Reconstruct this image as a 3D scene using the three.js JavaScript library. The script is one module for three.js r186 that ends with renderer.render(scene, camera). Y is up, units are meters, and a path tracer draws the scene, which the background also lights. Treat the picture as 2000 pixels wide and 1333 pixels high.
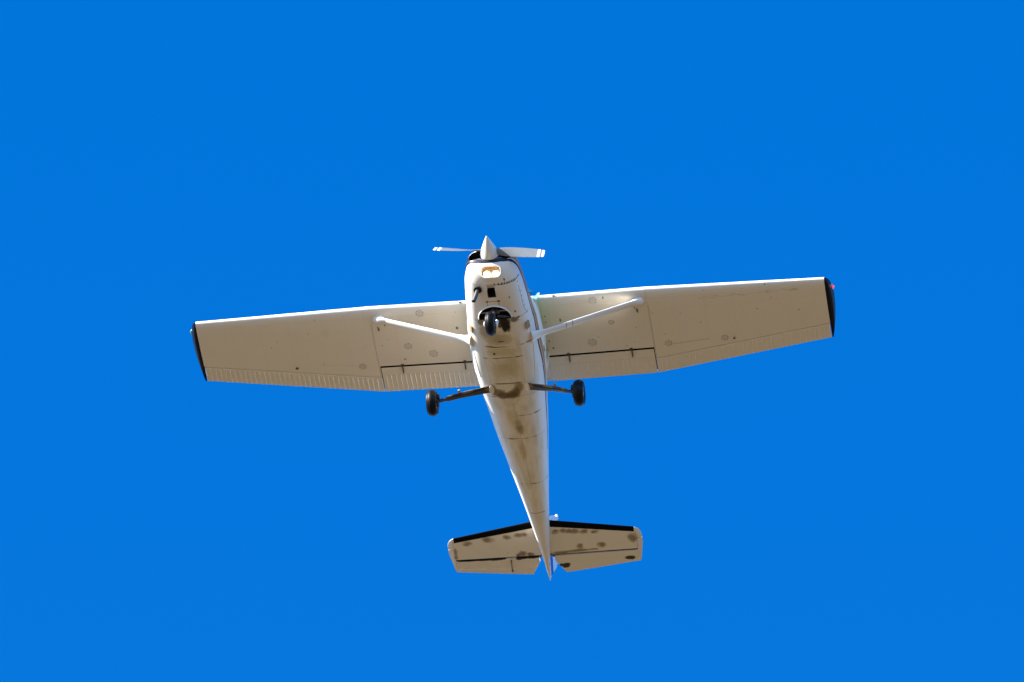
import * as THREE from 'three';
import { mergeGeometries, toCreasedNormals } from 'three/addons/utils/BufferGeometryUtils.js';
import { Brush, Evaluator, SUBTRACTION } from 'three-bvh-csg';

// ---------------------------------------------------------------- camera, sky, sun, exposure
const scene = new THREE.Scene();
const renderer = new THREE.WebGLRenderer({ antialias: true });
renderer.toneMapping = THREE.LinearToneMapping;
const EXPOSURE = 3.8;
renderer.toneMappingExposure = EXPOSURE;
renderer.shadowMap.enabled = true;

const ELEV = THREE.MathUtils.degToRad(45.5);            // the photographer looks up at this angle
const camera = new THREE.PerspectiveCamera(2 * Math.atan(666.5 / 15000) * 180 / Math.PI, 2000 / 1333, 1, 60000);
camera.position.set(0, 1.7, 0);
camera.lookAt(0, 1.7 + Math.sin(ELEV) * 100, -Math.cos(ELEV) * 100);
camera.updateMatrixWorld(true);
scene.add(camera);

// attitude of the aircraft (axes: x to its left wing, y up, z to its nose), seen from the camera
const attitude = new THREE.Matrix4().set(
  0.98830141, 0.06581177, -0.1375832, 0,
  0.06954798, 0.60837623, 0.79059562, 0,
  0.13573285, -0.7909154, 0.59668201, 0,
  0, 0, 0, 1);
const flightMatrix = camera.matrixWorld.clone().multiply(new THREE.Matrix4().makeTranslation(-0.0845, 0.668, -119.386)).multiply(attitude);

// one clear sky: deep blue overhead, paler towards the horizon
{
  const W = 64, H = 512, data = new Float32Array(W * H * 4);
  const high = [0.0002, 0.178, 0.715].map(v => v / EXPOSURE), low = [0.21, 0.485, 0.90];
  for (let j = 0; j < H; j++) {
    const el = Math.max(0, ((j + .5) / H - .5) * 180);
    const k = Math.exp(-Math.pow(el / 19, 2.2));
    for (let i = 0; i < W; i++) {
      const o = (j * W + i) * 4;
      for (let c = 0; c < 3; c++) data[o + c] = high[c] * (1 - k) * (1 - .004 * (el - 45)) + low[c] * k;
      data[o + 3] = 1;
    }
  }
  const sky = new THREE.DataTexture(data, W, H, THREE.RGBAFormat, THREE.FloatType);
  sky.mapping = THREE.EquirectangularReflectionMapping;
  sky.colorSpace = THREE.LinearSRGBColorSpace;
  sky.magFilter = THREE.LinearFilter; sky.minFilter = THREE.LinearFilter;
  sky.needsUpdate = true;
  scene.background = sky; scene.environment = sky;
}
const aircraftPlace = new THREE.Vector3().setFromMatrixPosition(flightMatrix);
const sunWay = new THREE.Vector3(-0.72, 0.385, 0.58).normalize().transformDirection(flightMatrix);
const sun = new THREE.DirectionalLight(new THREE.Color(1, .95, .87), 5);
sun.position.copy(aircraftPlace).addScaledVector(sunWay, 60);
sun.target.position.copy(aircraftPlace);
sun.castShadow = true;
Object.assign(sun.shadow.camera, { left: -8, right: 8, top: 8, bottom: -8, near: 1, far: 140 });
sun.shadow.mapSize.set(4096, 4096); sun.shadow.bias = -.0005; sun.shadow.normalBias = .01;
scene.add(sun, sun.target);
console.log('sun elevation', Math.asin(sunWay.y) * 180 / Math.PI);

// ---------------------------------------------------------------- helpers
let seed = 7;
const rnd = () => (seed = (seed * 1664525 + 1013904223) % 4294967296) / 4294967296;
const lerp = (a, b, t) => a + (b - a) * t;
const clamp = (v, a, b) => Math.min(b, Math.max(a, v));
const sstep = (a, b, v) => { const t = clamp((v - a) / (b - a), 0, 1); return t * t * (3 - 2 * t); };
function table(rows) {                                   // rows [key, v0, v1...] ascending key; smooth interpolation
  return k => {
    const n = rows.length;
    if (k <= rows[0][0]) return rows[0].slice(1);
    if (k >= rows[n - 1][0]) return rows[n - 1].slice(1);
    let i = 0; while (rows[i + 1][0] < k) i++;
    const a = rows[i], b = rows[i + 1], h = b[0] - a[0], t = (k - a[0]) / h;
    const p = rows[Math.max(0, i - 1)], q = rows[Math.min(n - 1, i + 2)];
    return a.slice(1).map((_, j) => {
      j++;
      const d = (b[j] - a[j]) / h;
      let m0 = i > 0 ? .5 * (d + (a[j] - p[j]) / (a[0] - p[0])) : d, m1 = i < n - 2 ? .5 * (d + (q[j] - b[j]) / (q[0] - b[0])) : d;
      const l = 3 * Math.abs(d); m0 = clamp(m0, -l, l); m1 = clamp(m1, -l, l);
      const t2 = t * t, t3 = t2 * t;
      return (2 * t3 - 3 * t2 + 1) * a[j] + (t3 - 2 * t2 + t) * h * m0 + (-2 * t3 + 3 * t2) * b[j] + (t3 - t2) * h * m1;
    });
  };
}
// loft through rings of equal length; ring = [[x,y,z,(u,v)]...]
function loft(rings, { closed = true, caps = true, uv = null, crease = .6 } = {}) {
  const pos = [], uvs = [], idx = [], N = rings[0].length;
  for (const r of rings) for (const p of r) { pos.push(p[0], p[1], p[2]); const t = uv ? uv(p) : p.length > 3 ? [p[3], p[4]] : [p[0], p[2]]; uvs.push(t[0], t[1]); }
  const M = closed ? N : N - 1;
  for (let i = 0; i < rings.length - 1; i++) for (let j = 0; j < M; j++) {
    const a = i * N + j, b = i * N + (j + 1) % N, c = a + N, d = b + N;
    idx.push(a, b, d, a, d, c);
  }
  if (caps) for (const [ri, flip] of [[0, true], [rings.length - 1, false]]) {
    const r = rings[ri], n = new THREE.Vector3(), o = new THREE.Vector3(...r[0]);
    for (let j = 0; j < N; j++) { const p = r[j], q = r[(j + 1) % N]; n.x += (p[1] - q[1]) * (p[2] + q[2]); n.y += (p[2] - q[2]) * (p[0] + q[0]); n.z += (p[0] - q[0]) * (p[1] + q[1]); }
    const ax = Math.abs(n.x) > Math.abs(n.y) && Math.abs(n.x) > Math.abs(n.z) ? 0 : Math.abs(n.y) > Math.abs(n.z) ? 1 : 2;
    const pts = r.map(p => ax === 0 ? new THREE.Vector2(p[1], p[2]) : ax === 1 ? new THREE.Vector2(p[2], p[0]) : new THREE.Vector2(p[0], p[1]));
    const cw = THREE.ShapeUtils.area(pts) < 0, ord = pts.map((_, i) => cw ? pts.length - 1 - i : i);
    const tris = THREE.ShapeUtils.triangulateShape(ord.map(i => pts[i]), []);
    // ring j->j+1 with next ring: side faces (a,b,d); the last cap keeps ring order reversed
    for (const t of tris) { let [a, b, c] = t.map(i => ord[i] + ri * N); if (cw) [b, c] = [c, b]; flip ? idx.push(a, c, b) : idx.push(a, b, c); }
  }
  const g = new THREE.BufferGeometry();
  g.setAttribute('position', new THREE.Float32BufferAttribute(pos, 3));
  g.setAttribute('uv', new THREE.Float32BufferAttribute(uvs, 2));
  g.setIndex(idx);
  return orient(crease ? toCreasedNormals(g, crease) : (g.computeVertexNormals(), g));
}
function orient(g) {                                     // closed bodies: make the faces look outward
  const p = g.attributes.position; let vol = 0;
  const a = new THREE.Vector3(), b = new THREE.Vector3(), c = new THREE.Vector3();
  if (g.index) return g;
  const o = new THREE.Vector3(); for (let i = 0; i < p.count; i++) o.add(a.fromBufferAttribute(p, i)); o.divideScalar(p.count);
  for (let i = 0; i < p.count; i += 3) { a.fromBufferAttribute(p, i).sub(o); b.fromBufferAttribute(p, i + 1).sub(o); c.fromBufferAttribute(p, i + 2).sub(o); vol += a.dot(b.cross(c)); }
  if (vol >= 0) return g;
  for (const n of Object.keys(g.attributes)) {
    const t = g.attributes[n], s = t.itemSize;
    for (let i = 0; i < t.count; i += 3) for (let k = 0; k < s; k++) { const q = t.array[(i + 1) * s + k]; t.array[(i + 1) * s + k] = t.array[(i + 2) * s + k]; t.array[(i + 2) * s + k] = q; }
  }
  const n = g.attributes.normal; for (let i = 0; i < n.array.length; i++) n.array[i] *= -1;
  return g;
}
const flat = g => { g = g.index ? g.toNonIndexed() : g; for (const k of Object.keys(g.attributes)) if (!['position', 'normal', 'uv'].includes(k)) g.deleteAttribute(k); return g; };
const merge = list => mergeGeometries(list.map(flat), false);
function part(name, geo, mat, parent, label) {
  const m = new THREE.Mesh(Array.isArray(geo) ? merge(geo) : geo, mat);
  m.name = name; m.castShadow = m.receiveShadow = true; parent.add(m);
  if (label) m.userData.label = label;
  return m;
}
const box = (w, h, d, x = 0, y = 0, z = 0) => new THREE.BoxGeometry(w, h, d).translate(x, y, z);
function rbox(w, h, d, r, x = 0, y = 0, z = 0) {         // bevelled slab, bevel on all edges
  const s = new THREE.Shape(), a = w / 2 - r, b = h / 2 - r;
  s.moveTo(-a, -b - 0); s.lineTo(a, -b); s.lineTo(a, b); s.lineTo(-a, b); s.closePath();
  const g = new THREE.ExtrudeGeometry(s, { depth: d - 2 * r, bevelEnabled: true, bevelSize: r, bevelThickness: r, bevelSegments: 2 });
  return g.translate(x, y, z - d / 2 + r);
}
const V = (x, y, z) => new THREE.Vector3(x, y, z);
function rod(a, b, r0, r1 = r0, n = 14) {
  const A = V(...a), B = V(...b), d = B.clone().sub(A), L = d.length();
  const g = new THREE.CylinderGeometry(r1, r0, L, n, 1);
  g.translate(0, L / 2, 0).applyQuaternion(new THREE.Quaternion().setFromUnitVectors(V(0, 1, 0), d.normalize()));
  return g.translate(...a);
}
function bend(points, r, n = 10, seg = 24) { return new THREE.TubeGeometry(new THREE.CatmullRomCurve3(points.map(p => V(...p))), seg, r, n, false); }
function csg(geo, mat, cuts) {                            // cuts: [geometry, material]; returns a mesh with several materials
  const ev = new Evaluator(); ev.useGroups = true; ev.attributes = ['position', 'uv', 'normal'];
  let a = new Brush(flat(geo), mat); a.updateMatrixWorld();
  for (const [g, m] of cuts) { const b = new Brush(flat(g), m); b.updateMatrixWorld(); a = ev.evaluate(a, b, SUBTRACTION); }
  return a;
}

// ---------------------------------------------------------------- paint and other materials
const lin = (r, g, b) => new THREE.Color().setRGB(r, g, b);
const PAINT = '#e3dfd6', NAVY = '#070b26', GOLD = '#b77a3c';
function canvas(w, h) { const c = document.createElement('canvas'); c.width = w; c.height = h; return [c, c.getContext('2d')]; }
function blot(g, x, y, rx, ry, col, alpha, ragged = .18, rot = 0) {          // a stain with an outline of its own
  g.save(); g.translate(x, y); g.rotate(rot); g.fillStyle = col;
  const layers = alpha < .15 ? 2 : 7;
  for (let k = 0; k < layers; k++) {
    g.globalAlpha = layers === 2 ? alpha * .8 : alpha / 3.2; g.beginPath();
    const s = layers === 2 ? 1.1 - k * .25 : 1.24 - k * .09;
    for (let i = 0; i <= 28; i++) { const a = i / 28 * 6.2832, q = s * (1 + (rnd() - .5) * ragged); const px = Math.cos(a) * rx * q, py = Math.sin(a) * ry * q; i ? g.lineTo(px, py) : g.moveTo(px, py); }
    g.closePath(); g.fill();
  }
  g.restore();
}
function weather(g, w, h, n, tones) {                     // uneven old paint: faint patches, specks and scuffs
  for (let i = 0; i < n; i++) blot(g, rnd() * w, rnd() * h, 12 + rnd() * 90, 8 + rnd() * 40, tones[i % tones.length], .02 + rnd() * .03, .6, rnd() * 3);
  for (let i = 0; i < n * 8; i++) { g.globalAlpha = .05 + rnd() * .12; g.fillStyle = '#6b6252'; const s = .6 + rnd() * 1.6; g.fillRect(rnd() * w, rnd() * h, s, s); }
  g.globalAlpha = 1;
}
function tex(c, color = true) {
  const t = new THREE.CanvasTexture(c); if (color) t.colorSpace = THREE.SRGBColorSpace;
  t.magFilter = THREE.LinearFilter; t.anisotropy = 8; t.flipY = false; t.wrapS = t.wrapT = THREE.ClampToEdgeWrapping; return t;
}
function line(g, pts, col, w, alpha = 1) {
  g.globalAlpha = alpha; g.strokeStyle = col; g.lineWidth = w; g.lineJoin = 'round'; g.beginPath();
  pts.forEach((p, i) => i ? g.lineTo(...p) : g.moveTo(...p)); g.stroke(); g.globalAlpha = 1;
}
const gloss = { roughness: .38, clearcoat: .2, clearcoatRoughness: .2 };
const M = {
  white: new THREE.MeshPhysicalMaterial({ color: PAINT, ...gloss }),
  bare: new THREE.MeshPhysicalMaterial({ color: '#d9d7d1', roughness: .42, clearcoat: .2 }),
  cover: new THREE.MeshPhysicalMaterial({ color: '#cdcac2', roughness: .5, clearcoat: .2 }),
  navy: new THREE.MeshPhysicalMaterial({ color: lin(.0015, .002, .009), roughness: .35, specularIntensity: .3 }),
  tan: new THREE.MeshStandardMaterial({ color: '#9a7f5c', roughness: .7 }),
  black: new THREE.MeshStandardMaterial({ color: lin(.006, .006, .006), roughness: .85 }),
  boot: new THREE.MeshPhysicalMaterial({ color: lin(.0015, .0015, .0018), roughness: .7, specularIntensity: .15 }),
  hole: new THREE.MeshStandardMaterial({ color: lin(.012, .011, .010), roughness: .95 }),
  rubber: new THREE.MeshPhysicalMaterial({ color: lin(.004, .004, .0045), roughness: .45, specularIntensity: .35 }),
  steel: new THREE.MeshStandardMaterial({ color: lin(.16, .15, .14), roughness: .38, metalness: .9 }),
  pipe: new THREE.MeshStandardMaterial({ color: lin(.07, .065, .062), roughness: .42, metalness: .6 }),
  wheelMetal: new THREE.MeshStandardMaterial({ color: lin(.16, .16, .16), roughness: .5, metalness: .5 }),
  darkSteel: new THREE.MeshStandardMaterial({ color: lin(.035, .032, .03), roughness: .5, metalness: .35 }),
  alloy: new THREE.MeshStandardMaterial({ color: lin(.62, .62, .62), roughness: .35, metalness: .75 }),
  bracket: new THREE.MeshStandardMaterial({ color: lin(.06, .048, .032), roughness: .7 }),
  blade: null,
  reflector: new THREE.MeshStandardMaterial({ color: lin(.80, .66, .50), roughness: .5 }),
  glass: new THREE.MeshPhysicalMaterial({ color: lin(.50, .82, .70), roughness: .04, transmission: 1, thickness: 0, ior: 1.45, side: THREE.DoubleSide }),
  clear: new THREE.MeshPhysicalMaterial({ color: lin(.97, .96, .94), roughness: .05, transmission: 1, thickness: 0, side: THREE.DoubleSide }),
  lamp: new THREE.MeshStandardMaterial({ color: lin(.9, .9, .88), emissive: lin(1, .9, .75), emissiveIntensity: .5, roughness: .3 }),
  redLens: new THREE.MeshStandardMaterial({ color: lin(.5, .02, .03), emissive: lin(1, .05, .08), emissiveIntensity: .25, roughness: .15 }),
  greenLens: new THREE.MeshPhysicalMaterial({ color: lin(.03, .32, .2), roughness: .08, clearcoat: 1 }),
  beacon: new THREE.MeshPhysicalMaterial({ color: lin(.82, .8, .8), roughness: .12, clearcoat: 1 }),
};

// ---------------------------------------------------------------- ground far below: dry, sunlit, pale grassland
{
  const [c, g] = canvas(512, 512); g.fillStyle = '#4a3e23'; g.fillRect(0, 0, 512, 512);
  for (let i = 0; i < 900; i++) blot(g, rnd() * 512, rnd() * 512, 4 + rnd() * 30, 4 + rnd() * 20, ['#564728', '#40351c', '#483b20', '#58492c'][i % 4], .25, .6, rnd() * 3);
  const t = tex(c); t.wrapS = t.wrapT = THREE.RepeatWrapping; t.repeat.set(800, 800);
  const m = new THREE.Mesh(new THREE.PlaneGeometry(40000, 40000).rotateX(-Math.PI / 2), new THREE.MeshStandardMaterial({ map: t, roughness: .95 }));
  m.name = 'ground'; m.userData = { kind: 'structure', label: 'dry sunlit grassland far below the aircraft', category: 'ground' }; m.receiveShadow = true;
  scene.add(m);
}

// ---------------------------------------------------------------- the aircraft
const plane = new THREE.Group();
plane.name = 'light_aircraft';
plane.userData = { label: 'white high-wing single-propeller light aircraft with black wing tips flying overhead', category: 'aircraft' };
plane.applyMatrix4(flightMatrix);
scene.add(plane);

// ---- fuselage form: z, half width, top, middle, bottom, squareness
const bodyAt = table([
  [-4.98, .040, -.400, -.47, -.520, 2.0], [-4.6, .088, -.360, -.46, -.570, 2.1], [-4.08, .146, -.330, -.48, -.640, 2.3], [-3.5, .218, -.300, -.50, -.730, 2.5],
  [-3.0, .285, -.280, -.52, -.820, 2.6], [-2.5, .350, -.240, -.56, -.900, 2.7], [-2.1, .405, -.160, -.58, -.970, 2.6], [-1.4, .478, .020, -.60, -1.090, 2.8],
  [-.95, .530, .05, -.62, -1.160, 3.0], [-.5, .556, .05, -.64, -1.200, 3.1], [0, .545, .02, -.66, -1.220, 3.1], [.5, .494, -.420, -.80, -1.225, 2.95],
  [.77, .472, -.450, -.82, -1.222, 2.85], [1.0, .450, -.480, -.83, -1.212, 2.75], [1.2, .420, -.520, -.83, -1.180, 2.8], [1.33, .385, -.555, -.83, -1.120, 2.7],
  [1.42, .335, -.610, -.83, -1.045, 2.6], [1.465, .270, -.670, -.83, -.990, 2.5], [1.475, .235, -.69, -.83, -.965, 2.5]]);
const sgn = Math.sign;
function bodyPoint(z, a, off = 0) {                      // a = 0 at the keel, +-pi at the top; + towards the left side
  const [w, yt, ym, yb, n] = bodyAt(z), s = Math.sin(a), c = Math.cos(a);
  return [sgn(s) * (w + off) * Math.abs(s) ** (2 / n), c > 0 ? ym - (ym - yb + off) * c ** (2 / n) : ym + (yt - ym + off) * (-c) ** (2 / n), z, (1.6 - z) / 7, .5 + a / 6.283186];
}
function bodyAngle(z, y) {                               // angle on the left side at height y (below the middle)
  const [, yt, ym, yb, n] = bodyAt(z);
  return y < ym ? Math.acos(clamp((ym - y) / (ym - yb), 0, 1) ** (n / 2)) : Math.PI - Math.acos(clamp((y - ym) / (yt - ym), 0, 1) ** (n / 2));
}
function bodyAngleX(z, x) { const [w, , , , n] = bodyAt(z); return sgn(x) * Math.asin(clamp(Math.abs(x) / w, 0, 1) ** (n / 2)); }
const range = (a, b, n) => Array.from({ length: n + 1 }, (_, i) => lerp(a, b, i / n));
function bodyRings(zs, N, sill) {
  return zs.map(z => Array.from({ length: N }, (_, i) => { const p = bodyPoint(z, (i + .5) / N * 6.283186 - Math.PI); if (sill !== undefined) p[1] = Math.min(p[1], sill); return p; }));
}
function bodyPatch(z0, z1, a0, a1, off, nz = 10, na = 8, thick = .012) {   // thin raised panel that follows the skin
  const rings = range(z0, z1, nz).map(z => {
    const A0 = typeof a0 === 'function' ? a0(z) : a0, A1 = typeof a1 === 'function' ? a1(z) : a1;
    return [...range(A0, A1, na).map(a => bodyPoint(z, a, off)), ...range(A1, A0, na).map(a => bodyPoint(z, a, off - thick))];
  });
  return loft(rings, { crease: .7 });
}

// fuselage paint
const FW = 2048, FH = 1024;
const fz = z => (1.6 - z) / 7 * FW, fa = a => (.5 + a / 6.283186) * FH;
const [fuseCanvas, fg] = canvas(FW, FH);
{
  const g = fg; g.fillStyle = PAINT; g.fillRect(0, 0, FW, FH);
  weather(g, FW, FH, 160, ['#cfc7b6', '#efece6', '#c9c2b4', '#d8d2c2']);
  const navyY = table([[-5, -.50], [-4, -.56], [-3, -.66], [-2, -.70], [-1.2, -.79], [-.8, -.86], [-.2, -.945], [0, -.93], [.3, -.875], [1, -.87], [1.3, -.90], [1.42, -.945], [1.475, -.975]]);
  for (const s of [1, -1]) {
    const band = (lo, hi, z0, z1, col) => {
      g.fillStyle = col; g.beginPath();
      const zs = range(z0, z1, 80);
      zs.forEach((z, i) => { const p = [fz(z), fa(s * bodyAngle(z, lo(z)))]; i ? g.lineTo(...p) : g.moveTo(...p); });
      zs.reverse().forEach(z => g.lineTo(fz(z), fa(s * bodyAngle(z, hi(z)))));
      g.closePath(); g.fill();
    };
    const ny = z => navyY(z)[0];
    band(z => ny(z) - .012, z => ny(z) + .038 * clamp((z + 2.6) / 1, .1, 1), -2.5, 1.475, NAVY);
    band(z => ny(z) + .055, z => ny(z) + .155 * clamp((z + 2) / 1, .4, 1), -1.9, 1.43, GOLD);
    band(z => ny(z) + .158, z => ny(z) + .172, -1.7, 1.4, '#4a3526');
  }
  // navy band across the chin just under the spinner
  g.fillStyle = NAVY; g.fillRect(fz(1.475), fa(-1.2), fz(1.450) - fz(1.475), fa(1.2) - fa(-1.2));
  for (let k = 0; k < 150; k++) { const z = lerp(.5, -3.9, rnd()), a = (rnd() + rnd() - 1) * 1.0; blot(g, fz(z), fa(a), 14 + rnd() * 50, 6 + rnd() * 16, k % 3 ? '#c2b28e' : '#ad9c78', .09, .7); }   // streaks blown aft
  // grimy skin joints round the belly: z, from x, to x, strength
  for (const [z, x0, x1, al] of [[1.15, -.1, .44, .5], [.5, -.48, .48, .35], [-.02, -.3, .46, .34], [-.243, -.34, .3, .3], [-.77, -.2, .2, .3], [-1.06, -.5, .5, .25], [-1.5, -.05, .4, .2], [-2.015, -.28, .38, .55], [-3.06, -.14, .27, .5], [-3.75, -.1, .15, .15]]) {
    const a0 = bodyAngleX(z, x0) * .98, a1 = bodyAngleX(z, x1) * .98;
    line(g, range(a0, a1, 30).map(a => [fz(z) + (rnd() - .5) * .8, fa(a)]), '#40362a', 2.6, al * .48);
    for (let k = 0; k < 9; k++) blot(g, fz(z) + (rnd() - .5) * 3, fa(lerp(a0, a1, rnd())), 2.5, 6 + rnd() * 14, '#3c3226', .22, .5);
  }
  for (let k = 0; k < 12; k++) { const a = lerp(.05, 1.25, k / 11); blot(g, fz(1.15) - 4, fa(a), 4, 4, '#2c2620', .75, .4); }
  // panel lines along the belly and sides
  const along = (x0, z0, x1, z1, al, w = 2.4) => line(g, range(0, 1, 14).map(t => { const z = lerp(z0, z1, t); return [fz(z), fa(bodyAngleX(z, lerp(x0, x1, t)))]; }), '#463c30', w, al);
  along(-.103, .86, -.10, .78, .5); along(.078, .86, .082, .78, .5); along(-.11, .862, .085, .862, .55, 3);
  for (const x of [-.103, .08]) blot(g, fz(.862), fa(bodyAngleX(.862, x)), 4, 5, '#33291f', .8, .4);
  along(-.30, -.05, -.26, -1.0, .15); along(.28, -.05, .25, -1.0, .12); along(.02, -1.2, .01, -4.4, .12, 3);
  along(.20, -2.1, .09, -3.9, .10); along(-.17, -2.1, -.08, -3.9, .10);
  const sideLine = (pts, al, s = 1) => line(g, pts.map(([z, y]) => [fz(z), fa(s * bodyAngle(z, y))]), '#2d3140', 3, al);
  for (const s of [1, -1]) sideLine([[1.0, -1.07], [.8, -1.08], [.62, -1.09], [.56, -1.07]], .6, s);
  for (let k = 0; k < 7; k++) blot(g, fz(lerp(1.1, .55, k / 6)), fa(bodyAngle(.8, -1.07)), 3, 3, '#29251f', .7, .4);
  // oily stains on the belly: x, z, rx, rz (metres), colour, strength
  for (const [x, z, rx, rz, col, al, rg] of [
    [-.20, -.965, .10, .075, '#5a4528', .5, .4], [-.12, -1.03, .10, .06, '#57432a', .5, .4], [.03, -1.02, .09, .07, '#5c472b', .5, .4], [.10, -.97, .06, .09, '#544024', .55, .4], [.16, -.86, .06, .10, '#6a5433', .4, .4], [-.26, -.87, .05, .08, '#6a593c', .4, .3],
    [.03, -1.72, .06, .13, '#8a7148', .3, .7], [.05, -1.82, .05, .10, '#7d6540', .28, .7], [.0, -2.3, .05, .22, '#a08c64', .22, .7], [-.05, -1.5, .10, .14, '#a8956e', .2, .7], [-.22, .30, .09, .13, '#8f7f5c', .34, .6], [-.12, .16, .13, .13, '#9a8963', .28, .7], [.08, .12, .14, .10, '#a08f69', .24, .7], [0, -.12, .24, .08, '#a5946e', .2, .7], [-.1, -.5, .16, .16, '#ab9a74', .2, .8], [.12, -.4, .12, .2, '#ab9a74', .2, .8], 
    [.12, .44, .075, .10, '#0d0a07', 1, .5], [.13, .36, .05, .07, '#0d0a07', .95, .9], [.10, .33, .03, .06, '#120d08', .8, 1.2], [.03, .40, .022, .045, '#7c3a12', .7, .8],
    [-.26, .47, .05, .05, '#5a4d38', .5, .6], [.27, .47, .06, .04, '#4a3f2e', .5, .6],  [-.01, 1.105, .055, .03, '#a58a62', .5, .5],
    [-.135, -.154, .016, .02, '#33291c', .9, .5], [.21, 1.22, .01, .02, '#33291c', .7, .5], [.25, .9, .01, .014, '#33291c', .6, .5], [.3, .62, .012, .016, '#33291c', .7, .5], [.34, .5, .014, .012, '#2a2018', .8, .5], [.24, .52, .03, .012, '#2a2018', .7, .5], [.02, .08, .05, .012, '#3a2f22', .5, .6], [-.2, .0, .06, .008, '#3a2f22', .5, .6]]) {
    const [w] = bodyAt(z);
    blot(g, fz(z), fa(bodyAngleX(z, x)), rz / 7 * FW, Math.abs(bodyAngleX(z, Math.min(x + rx, w * .97)) - bodyAngleX(z, Math.max(x - rx, -w * .97))) / 2 / 6.283186 * FH, col, al, rg);
  }
}
M.fuselage = new THREE.MeshPhysicalMaterial({ map: tex(fuseCanvas), ...gloss, roughness: .52, clearcoat: .05, specularIntensity: .55 });

// ---- cowling
const capsule = (w, h, d, r, x, y, z, rx = 0) => {
  const s = new THREE.Shape(), a = w / 2, b = h / 2;
  s.moveTo(-a + r, -b); s.lineTo(a - r, -b); s.absarc(a - r, -b + r, r, -Math.PI / 2, 0); s.lineTo(a, b - r); s.absarc(a - r, b - r, r, 0, Math.PI / 2);
  s.lineTo(-a + r, b); s.absarc(-a + r, b - r, r, Math.PI / 2, Math.PI); s.lineTo(-a, -b + r); s.absarc(-a + r, -b + r, r, Math.PI, Math.PI * 1.5);
  return new THREE.ExtrudeGeometry(s, { depth: d, bevelEnabled: false, curveSegments: 8 }).translate(0, 0, -d / 2).rotateX(rx).translate(x, y, z);
};
const zc = [...range(.503, 1.1, 14), ...range(1.14, 1.40, 10), 1.42, 1.435, 1.448, 1.458, 1.466, 1.471, 1.475];
const holeX = -.02, holeZ = .525, holeRX = .262, holeRZ = .262;
const bay = (() => { const s = new THREE.Shape(); s.moveTo(-holeRX, 0); for (const a of range(Math.PI, 0, 24)) s.lineTo(holeRX * Math.cos(a), holeRZ * Math.sin(a)); s.lineTo(holeRX, -.012); s.lineTo(-holeRX, -.012); return new THREE.ExtrudeGeometry(s, { depth: .42, bevelEnabled: false }).rotateX(Math.PI / 2).translate(holeX, -.95, holeZ); })();
const LIGHT = { y: -1.102, z: 1.345, tilt: THREE.MathUtils.degToRad(42) };
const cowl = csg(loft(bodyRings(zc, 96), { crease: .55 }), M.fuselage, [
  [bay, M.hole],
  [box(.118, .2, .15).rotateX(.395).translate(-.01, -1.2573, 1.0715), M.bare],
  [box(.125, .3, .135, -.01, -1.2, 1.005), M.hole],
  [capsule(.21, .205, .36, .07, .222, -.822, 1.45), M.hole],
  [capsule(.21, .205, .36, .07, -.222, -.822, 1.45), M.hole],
  [capsule(.30, .185, .24, .07, .018, LIGHT.y, LIGHT.z, LIGHT.tilt), M.reflector],
]);
cowl.name = 'cowling'; cowl.castShadow = cowl.receiveShadow = true; plane.add(cowl);
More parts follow.
